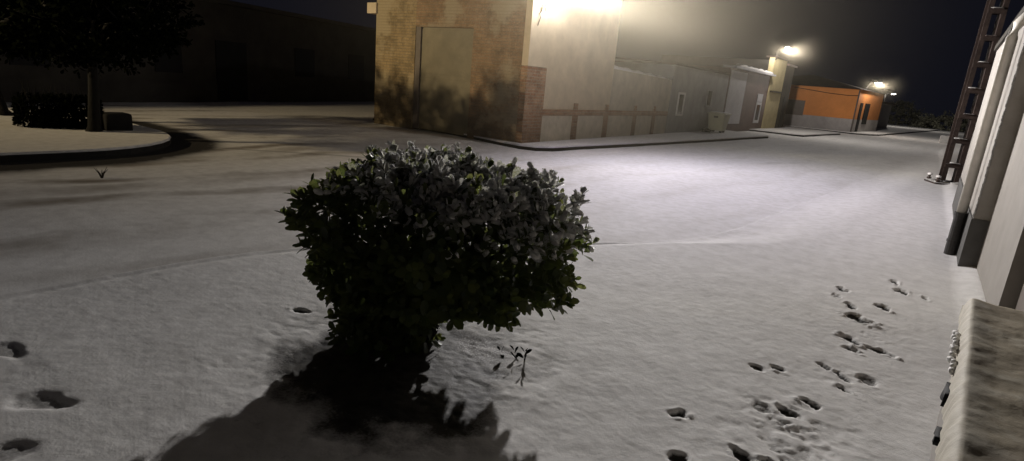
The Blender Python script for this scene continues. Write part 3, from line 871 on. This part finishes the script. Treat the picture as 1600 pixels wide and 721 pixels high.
dp = thing('downpipe', 'pale round downpipe with dark cast iron lower guard on grey house', 'pipe', (.525, 8.95, 0))
mb = MB(); mb.tube([(0, 0, .50), (0, 0, 2.6), (.02, 0, 2.75), (.12, 0, 2.9)], .055, 14); mb.build('pipe', M['pipe_white'], dp, True)
mb = MB(); mb.tube([(0, 0, -.05), (0, 0, .52)], .066, 14); mb.tube([(0, 0, .50), (0, 0, .54)], .075, 14); mb.tube([(0, 0, .16), (0, 0, .19)], .074, 14); mb.build('guard', M['iron'], dp)
mb = MB()
for k in range(50):
    z = .6 + k * .042; mb.lump((-.035 + random.uniform(-.004, .004), .035, z), (.016, .016, .034), 1, .4)
mb.build('frost', M['frost'], dp, True)

# house and fence farther down the right side, unlit
rh = thing('dark_fence', 'dark unlit plank fence down the street behind the steel pole', 'fence', (1.6, 28, 0))
mb = MB()
for k in range(40):
    y = 19.5 + k * .42; x = 1.25 + (y - 19.5) * .035
    mb.box((x, y, -.05), (x + .03, y + .40, 1.7 + .05 * math.sin(k * 2.3)))
child(mb, 'board_panel', M['brown_tile'], rh)
for k in range(6):
    y = 19.5 + k * 3.3; x = 1.29 + (y - 19.5) * .035
    mb = MB(); mb.box((x, y, -.05), (x + .1, y + .1, 1.95)); child(mb, 'post', M['rust'], rh)
sh = thing('right_house', 'dark brick house beyond the fence on the right side', 'house', (2.5, 42, 0))
mb = MB(); mb.prism([(2.3, 37), (7, 37), (7, 47), (3.0, 47)], -.1, 2.7); child(mb, 'wall', M['dark_render'], sh)
mb = MB(); mb.prism([(2.1, 36.8), (7.1, 36.8), (7.1, 47.2), (2.8, 47.2)], 2.7, 2.9); child(mb, 'roof', M['brown_tile'], sh)
mb = MB(); mb.prism([(2.40, 39), (2.46, 40), (2.36, 40), (2.30, 39)], .0, 2.1); child(mb, 'door', M['black_void'], sh)
sbk = MB(); sbk.box((-.45, -.35, -.12), (.45, .35, .42), .05)
o = sbk.build('stone_block', M['frame']); o.location = (1.1, 52, 0); tag(o, 'pale stone block beside the road, far down by the hedges', 'block')

# low ledge in front of the near house (at the photographer's elbow), dirty slush on top
lg = thing('stone_ledge', 'low masonry ledge with dirty melting snow in the bottom right corner', 'ledge', (.5, 1, 0))
def lx(y): return .10 + .064 * y
mb = MB(); mb.prism([(lx(-2) + .035, -2), (.748, -2), (.748, 3.84), (lx(3.84) + .035, 3.84)], -.05, .67); child(mb, 'base', M['wall_grey'], lg)
gx = np.linspace(0, 1, 52); gy = np.linspace(-2, 3.88, 400)
GX, GY = np.meshgrid(gx, gy, indexing='ij')
GU = GX.copy(); GX = lx(GY) + GX * (.746 - lx(GY))
GZ = .715 + .008 * vnoise(GX / .14, GY / .14) + .004 * vnoise(GX / .05, GY / .05 + 9) + .002 * vnoise(GX / .02, GY / .02)
GZ += .012 * sstep(.14, .03, GX - lx(GY))
GZ -= .06 * sstep(.10, 0, GU) ** 2
GX += (.010 * vnoise(GY / .09, GY * 0 + 3) + .008 * vnoise(GY / .03, GY * 0 + 8)) * sstep(.12, 0, GU)
GZ[0, :] = .60; GZ[:, 0] = .672; GZ[:, -1] = .672
GX[1, :] += .004 * vnoise(GY[1] / .06, GY[1] * 0)
gi = np.arange(GX.size).reshape(GX.shape)
GF = np.stack([gi[:-1, :-1], gi[1:, :-1], gi[1:, 1:], gi[:-1, 1:]], -1).reshape(-1, 4)
o = np_mesh('slush_cover', np.stack([GX, GY, GZ], -1).reshape(-1, 3), GF, M['sill'], lg, attrs={'rim': sstep(.30, .05, GU + .25 * vnoise(GX / .08, GY / .08)).ravel()})
o.matrix_parent_inverse = Matrix.Translation(lg.location).inverted()
# black gutter strip hanging off the ledge front, broken in places
gs = thing('broken_gutter', 'broken black edging strip hanging along the front of the low ledge', 'gutter', (.28, 2.9, .6))
for (ya, yb, za, zb) in ((3.20, 3.52, .585, .63), (2.64, 2.78, .55, .625), (2.40, 2.50, .50, .55)):
    mb = MB()
    n_ = 9
    ring = []
    for i in range(n_):
        y = ya + (yb - ya) * i / (n_ - 1)
        d0 = .012 * mnoise.noise(Vector((y * 14, 0, 1))); d1 = .022 * mnoise.noise(Vector((y * 17, 3, 1)))
        x = lx(y) - .004
        ring.append([mb.bm.verts.new(p) for p in ((x + .03, y, zb + d0), (x - .004, y, zb + d0 * .5), (x - .007 + d0, y, za + d1 + .02), (x + .012, y, za + d1 + .02), (x + .03, y, za + d1 + .02))])
    for i in range(n_ - 1):
        for k in range(5): mb.bm.faces.new((ring[i][k], ring[i][(k + 1) % 5], ring[i + 1][(k + 1) % 5], ring[i + 1][k]))
    mb.bm.faces.new(ring[0][::-1]); mb.bm.faces.new(ring[-1])
    st_ = child(mb, 'strip', M['black_void'], gs, True)
mb = MB()
for k in range(14):
    y = 2.84 + k * .04 + random.uniform(-.02, .02); mb.lump((lx(y) - .005 + random.uniform(-.008, .008), y, .655 + random.uniform(-.008, .008)), (.016, .028, .016), 1, .4)
child(mb, 'snow_cap', M['snow'], gs, True)

# ------------------------------------------------------------------ shrub
def leaf_templates():
    """obovate leaf along +y, normal +z, folded along the midrib: 3 x 5 vertices"""
    ts = np.array([0, .28, .58, .85, 1.0]); ws = np.array([.05, .30, .46, .36, .04])
    V = []
    for t, wd in zip(ts, ws):
        for sgn in (-1, 0, 1):
            V.append((sgn * wd * .62, t, (.05 * abs(sgn) * wd * 2 - .14 * t * t)))
    F = []
    for i in range(4):
        for j in range(2):
            a = i * 3 + j; F.append((a, a + 1, a + 4, a + 3))
    return np.array(V), np.array(F)
LV, LF = leaf_templates()

def leaves_mesh(name, pos, axis, nrm, size, snow, hue, mat, parent):
    n = len(pos)
    axis = axis / np.linalg.norm(axis, axis=1, keepdims=True)
    side = np.cross(axis, nrm); side /= np.linalg.norm(side, axis=1, keepdims=True) + 1e-9
    nr = np.cross(side, axis)
    P = pos[:, None, :] + size[:, None, None] * (LV[None, :, 0:1] * side[:, None, :] + LV[None, :, 1:2] * axis[:, None, :] + LV[None, :, 2:3] * nr[:, None, :])
    k = len(LV)
    F = (LF[None] + (np.arange(n) * k)[:, None, None]).reshape(-1, 4)
    return np_mesh(name, P.reshape(-1, 3), F, mat, parent, True, {'snow': np.repeat(snow, k), 'hue': np.repeat(hue, k)})

def shoots_to_leaves(base, direc, nleaf, leaf_size, r, shoot_len=.10, spread=1.0):
    pos, ax, nm, sz, top = [], [], [], [], []
    for b, d, n in zip(base, direc, nleaf):
        d = d / np.linalg.norm(d)
        a = np.cross(d, [0.3, .2, 1.0]); a /= np.linalg.norm(a); c = np.cross(d, a)
        for k in range(n):
            t = k / max(1, n - 1)
            ph = k * 2.4 + r.random() * .8
            rad = math.cos(ph) * a + math.sin(ph) * c
            open_ = (1.15 - .75 * t) * spread
            l = rad * math.sin(open_) + d * math.cos(open_) + r.normal(0, .15, 3)
            pos.append(b + d * shoot_len * (t - .3)); ax.append(l)
            nm.append(d * math.sin(open_) - rad * math.cos(open_) * .9 + r.normal(0, .18, 3) + np.array([0, 0, .25]))
            sz.append(leaf_size * (1.05 - .35 * t) * r.uniform(.75, 1.2)); top.append(t)
    return np.array(pos), np.array(ax), np.array(nm), np.array(sz), np.array(top)

shrub = thing('round_shrub', 'clipped round evergreen shrub with snow-dusted leaves in the foreground', 'shrub', (BX, BY, 0))
r_ = np.random.default_rng(21)
RX, RZ, CZ = .79, .375, .705
def crown_r(d):
    """boxy, lumpy crown: distance from centre to surface along unit direction d"""
    p = 3.2
    base = (abs(d[0] / RX) ** p + abs(d[1] / RX) ** p * 1.0 + abs(d[2] / RZ) ** p) ** (-1 / p)
    h = (d[0] ** 2 + d[1] ** 2) ** .5
    base = ((h / RX) ** p + abs(d[2] / RZ) ** p) ** (-1 / p)
    lump = mnoise.noise(Vector(d) * 2.4 + Vector((3.1, 0, 1))) * .20 + mnoise.noise(Vector(d) * 4.6) * .20
    return base * (1 + lump)
base, direc, nl, outer = [], [], [], []
while len(base) < 1450:
    d = r_.normal(0, 1, 3); d /= np.linalg.norm(d)
    if d[2] < -.55 and r_.random() < .6: continue
    rr = crown_r(d) * (1 - abs(r_.normal(0, .15)))
    p = d * rr + np.array([0, 0, CZ])
    p[2] -= .13 * max(0, p[0] * .83 + p[1] * .55) * max(0, d[2])
    base.append(p)
    hd = np.array([d[0], d[1], 0])
    direc.append(d * .8 + np.array([0, 0, .55]) + r_.normal(0, .3, 3)); nl.append(int(r_.integers(6, 11))); outer.append(rr / crown_r(d))
# skirt of foliage reaching the ground on the near left side and a low sprig on the right
for k in range(330):
    a = r_.uniform(0, 2 * math.pi); q = np.array([-.20 + .29 * math.cos(a) * r_.random() ** .5, -.22 + .36 * math.sin(a) * r_.random() ** .5, r_.uniform(.04, .42)])
    base.append(q); direc.append(np.array([math.cos(a), math.sin(a), .6])); nl.append(7); outer.append(.3)
# sprigs sticking out of the outline
for (x, y, z) in ((.02, .05, 1.13), (.04, .0, 1.10), (-.56, -.34, 1.00), (-.46, -.30, 1.02), (.42, .28, 1.12), (.50, .34, 1.09), (-.2, -.1, 1.14), (-.34, -.2, 1.13), (-.28, -.12, 1.16), (.68, .38, 1.0), (.22, .1, 1.13)):
    for j in range(3):
        base.append(np.array([x, y, z - .07]) + r_.normal(0, .018, 3)); direc.append(np.array([r_.normal(0, .2), r_.normal(0, .2), 1.0])); nl.append(7); outer.append(1)
base, direc = np.array(base), np.array(direc)
pos, ax, nm, sz, tt_ = shoots_to_leaves(base, direc, nl, .084, r_)
hgt = (pos[:, 2] - .3) / .85
rad_ = np.hypot(pos[:, 0], pos[:, 1]) / RX
snowf = np.clip(.24 + .60 * sstep(.35, 1.0, hgt) + .12 * rad_ + r_.normal(0, .22, len(pos)), 0, 1.0) * sstep(.1, .45, hgt)
# snow lies thickest on the side facing right, where the photo shows it
snowf *= .38 + .62 * sstep(-.25, .45, pos[:, 0] * .6 + pos[:, 1] * .5 + 1.9 * (hgt - .62))
hue = r_.random(len(pos))
fol = leaves_mesh('foliage', pos, ax, nm, sz, snowf, hue, M['leaf'], shrub)
# snow pads lying on the upper leaves
sel = np.where((snowf > .44) & (r_.random(len(pos)) < .85))[0]
mv, mf = [], []
sv = []
nseg = 7
for i in sel:
    a = ax[i] / np.linalg.norm(ax[i]); s_ = np.cross(a, nm[i]); s_ /= np.linalg.norm(s_); nn_ = np.cross(s_, a)
    if nn_[2] < 0.15: continue
    c0 = pos[i] + a * sz[i] * .56 + nn_ * .0035 - np.array([0, 0, .001])
    L_ = sz[i] * r_.uniform(.30, .50); W_ = sz[i] * r_.uniform(.20, .34); Hh = r_.uniform(.006, .016)
    b0 = len(mv)
    for k in range(nseg):
        t = 2 * math.pi * k / nseg; j = r_.uniform(.8, 1.15)
        mv.append(c0 + a * L_ * math.cos(t) * j + s_ * W_ * math.sin(t) * j)
    for k in range(nseg):
        t = 2 * math.pi * k / nseg; j = r_.uniform(.55, .8)
        mv.append(c0 + a * L_ * math.cos(t) * j + s_ * W_ * math.sin(t) * j + np.array([0, 0, Hh * .8]) + nn_ * .003)
    mv.append(c0 + np.array([0, 0, Hh * 1.1]) + nn_ * .004)
    for k in range(nseg):
        q = (k + 1) % nseg
        mf.append((b0 + k, b0 + q, b0 + nseg + q)); mf.append((b0 + k, b0 + nseg + q, b0 + nseg + k))
        mf.append((b0 + nseg + k, b0 + nseg + q, b0 + 2 * nseg))
np_mesh('leaf_snow', np.array(mv), np.array(mf), M['snow'], shrub)
# stems and branches
mb = MB()
for k in range(7):
    a = 2 * math.pi * k / 7 + .3
    p0 = Vector((-.10 + .07 * math.cos(a), -.08 + .07 * math.sin(a), -.05))
    p3 = Vector((.55 * math.cos(a), .55 * math.sin(a), .78 + .12 * math.sin(k * 2)))
    p1 = p0 + Vector((.06 * math.cos(a), .06 * math.sin(a), .22)); p2 = p1.lerp(p3, .5) + Vector((0, 0, .08))
    mb.tube([p0, p1, p2, p3], [.032, .026, .016, .007], 7)
    for j in range(5):
        b_ = p1.lerp(p3, .25 + .15 * j); e_ = b_ + Vector((random.uniform(-.3, .3), random.uniform(-.3, .3), random.uniform(.05, .3)))
        mb.tube([b_, b_.lerp(e_, .5) + Vector((0, 0, .02)), e_], [.009, .006, .003], 5)
mb.build('trunk', M['twig'], shrub, True)
# low sprig shooting from the ground on the near right side
sg = thing('low_sprig', 'small leafy sprig standing on the bare ground right of the shrub base', 'plant', (-1.72, 2.74, -.02))
bp = np.array([[0, 0, .04], [.02, .02, .06], [-.05, -.02, .03], [-.12, -.06, .02]]); dp_ = np.array([[.2, 0, 1], [.3, .2, 1], [-.4, 0, 1], [-.5, -.1, .8]])
p_, a_, n_, s_, t_ = shoots_to_leaves(bp, dp_, [5, 4, 4, 4], .055, r_, .05)
leaves_mesh('foliage', p_, a_, n_, s_, np.zeros(len(p_)), r_.random(len(p_)), M['leaf_dark'], sg)
mb = MB(); mb.tube([(0, 0, -.02), (.01, .01, .08)], .005, 5); mb.tube([(-.02, 0, -.02), (-.08, -.03, .05)], .004, 5); mb.build('stem', M['twig'], sg)

# ------------------------------------------------------------------ trees on the island
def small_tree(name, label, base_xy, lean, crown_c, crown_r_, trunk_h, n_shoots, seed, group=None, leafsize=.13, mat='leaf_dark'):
    r = np.random.default_rng(seed)
    t = thing(name, label, 'tree', (base_xy[0], base_xy[1], .0), 0, group)
    top = Vector((lean[0], lean[1], trunk_h))
    mb = MB()
    pts = [Vector((0, 0, -.05)), Vector((lean[0] * .2, lean[1] * .2, .12)), Vector((lean[0] * .5 + .03, lean[1] * .5, trunk_h * .5)), top, top + Vector((0, 0, crown_r_[2] * .8))]
    mb.tube(pts, [.17, .11, .085, .075, .03], 10)
    cc = Vector(crown_c)
    for k in range(9):
        a = 2 * math.pi * k / 9 + r.uniform(0, .5)
        e = cc + Vector((crown_r_[0] * .75 * math.cos(a), crown_r_[1] * .75 * math.sin(a), r.uniform(-.2, .5) * crown_r_[2]))
        m_ = top.lerp(e, .5) + Vector((0, 0, .12))
        mb.tube([top - Vector((0, 0, .15)), m_, e], [.06, .035, .012], 6)
        for j in range(3):
            e2 = m_.lerp(e, .4 + .2 * j) + Vector((r.uniform(-.4, .4), r.uniform(-.4, .4), r.uniform(.0, .5)))
            mb.tube([m_.lerp(e, .3 + .2 * j), e2], [.018, .006], 5)
    mb.build('trunk', M['bark'], t, True)
    B, D, n_ = [], [], []
    while len(B) < n_shoots:
        d = r.normal(0, 1, 3); d /= np.linalg.norm(d)
        k = 1 + .30 * mnoise.noise(Vector(d) * 2.2 + Vector((seed, 0, 0))) + .15 * mnoise.noise(Vector(d) * 5 + Vector((0, seed, 0)))
        rr = k * (1 - abs(r.normal(0, .22)))
        p = np.array(crown_c) + d * rr * np.array(crown_r_)
        if mnoise.noise(Vector(p) * 1.8) < -.25: continue
        B.append(p); D.append(d + np.array([0, 0, .3]) + r.normal(0, .4, 3)); n_.append(int(r.integers(5, 9)))
    p, a, nn, s, tt = shoots_to_leaves(np.array(B), np.array(D), n_, leafsize, r, .22)
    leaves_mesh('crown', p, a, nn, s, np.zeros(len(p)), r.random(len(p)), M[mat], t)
    return t
small_tree('small_tree', 'upright dark tree beside the hedge on the traffic island', (-12.92, 4.40), (.15, .05), (.2, .1, 2.15), (1.5, 1.5, .85), 1.6, 800, 3)
small_tree('small_tree', 'dark tree with leaning trunk at the left edge of the photo', (-15.8, 3.85), (-.45, -.3), (.3, .3, 2.1), (1.9, 1.7, .85), 1.6, 950, 5)

hd = thing('low_hedge', 'low dark boxy hedge with bare twigs sticking up on the island', 'hedge', (-13.75, 4.15, 0), R(70))
B, D = [], []
r = np.random.default_rng(9)
for k in range(620):
    q = r.uniform(-1, 1, 3); ax_ = np.argmax(np.abs(q)); q[ax_] = math.copysign(1 - abs(r.normal(0, .12)), q[ax_])
    B.append(np.array([q[0] * .62, q[1] * .42, .30 + q[2] * .26])); D.append(q + np.array([0, 0, .4]))
p, a, nn, s, tt = shoots_to_leaves(np.array(B), np.array(D), [8] * len(B), .085, r, .08)
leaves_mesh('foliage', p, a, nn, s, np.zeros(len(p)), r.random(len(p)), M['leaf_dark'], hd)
mb = MB()
for k in range(34):
    x, y = r.uniform(-.6, .6), r.uniform(-.35, .35); h_ = r.uniform(.62, .92)
    mb.tube([(x, y, -.05), (x + r.uniform(-.05, .05), y, .4), (x + r.uniform(-.15, .15), y + r.uniform(-.1, .1), h_)], [.014, .010, .004], 5)
mb.build('twigs', M['bark'], hd)
mb = MB(); mb.box((-.20, -.24, -.06), (.20, .24, .36), .05)
o = mb.build('rough_stone', M['stone'], None, True); o.location = (-13.1, 4.85, 0); tag(o, 'squarish dark stone on the island right of the tree trunk', 'stone')

# weed poking through the road snow
wd = MB()
for k in range(7):
    a = k * .9; wd.tube([(0, 0, -.03), (.03 * math.cos(a), .03 * math.sin(a), .06), (.08 * math.cos(a), .08 * math.sin(a), .10 + .02 * (k % 3))], [.008, .006, .002], 5)
o = wd.build('weed', M['twig']); o.location = (-8.95, 3.09, ROAD); tag(o, 'tiny dark weed poking through the snowy road at left', 'plant')

# hedges closing the end of the street
for (x, y, rx, ry, rz, sd_, lab) in ((2.3, 104, 5.0, 3, 1.9, 31, 'long dim hedge closing the end of the street'), (7.5, 78, 3.6, 3, 2.1, 32, 'dim bushy hedge at far right behind the pole'),
                                  (-5.5, 112, 4.5, 3, 3.4, 33, 'taller dark bush mass just right of the farthest lamp')):
    t = thing('far_hedge', lab, 'hedge', (x, y, 0), 0)
    r = np.random.default_rng(sd_); B, D = [], []
    for k in range(520):
        d = r.normal(0, 1, 3); d /= np.linalg.norm(d); d[2] = abs(d[2])
        k_ = 1 + .35 * mnoise.noise(Vector((d[0] * 4, d[1] * 4, sd_)))
        B.append(np.array([d[0] * rx, d[1] * ry, d[2] * rz]) * k_ * (1 - abs(r.normal(0, .12)))); D.append(d + r.normal(0, .4, 3))
    p, a, nn, s, tt = shoots_to_leaves(np.array(B), np.array(D), [6] * len(B), .34, r, .4)
    leaves_mesh('foliage', p, a, nn, s, np.zeros(len(p)), r.random(len(p)), M['far_leaf'], t)

# ------------------------------------------------------------------ scattering spheres added around the lamps in place of lens glare
def glare_volume(name, loc, rad, dens, core=.04, power=1.3):
    m, nt, out = new_mat('glare_volume')
    tc = N(nt, 'ShaderNodeTexCoord')
    ln = N(nt, 'ShaderNodeVectorMath', operation='LENGTH'); nt.links.new(tc.outputs['Object'], ln.inputs[0])
    k = mth(nt, 'SUBTRACT', 1.0, mth(nt, 'DIVIDE', ln.outputs['Value'], rad), clamp=True)
    k = mth(nt, 'MULTIPLY', mth(nt, 'POWER', k, power), dens)
    k = mth(nt, 'MULTIPLY', k, mth(nt, 'ADD', mth(nt, 'DIVIDE', ln.outputs['Value'], rad * .30, clamp=True), core, clamp=True))   # thinned at the centre so the added glow does not clip
    vs = N(nt, 'ShaderNodeVolumeScatter'); vs.inputs['Anisotropy'].default_value = .2
    vs.inputs['Color'].default_value = (1, .89, .66, 1)
    nt.links.new(k, vs.inputs['Density'])
    nt.links.new(vs.outputs[0], out.inputs['Volume'])
    mb = MB(); bmesh.ops.create_icosphere(mb.bm, subdivisions=3, radius=rad)
    o = mb.build(name, m); o.location = loc
    return tag(o, kind='stuff')
glare_volume('glare_haze', (LP[0], LP[1], LP[2] - .1), 9.0, .032, .04, 2.2)
glare_volume('glare_haze', (-7.75, 37.6, 4.7), 2.6, .055, 1.0, 2.6)
glare_volume('glare_haze', (-4.0, 53.0, 3.7), 2.4, .05, 1.0, 2.6)
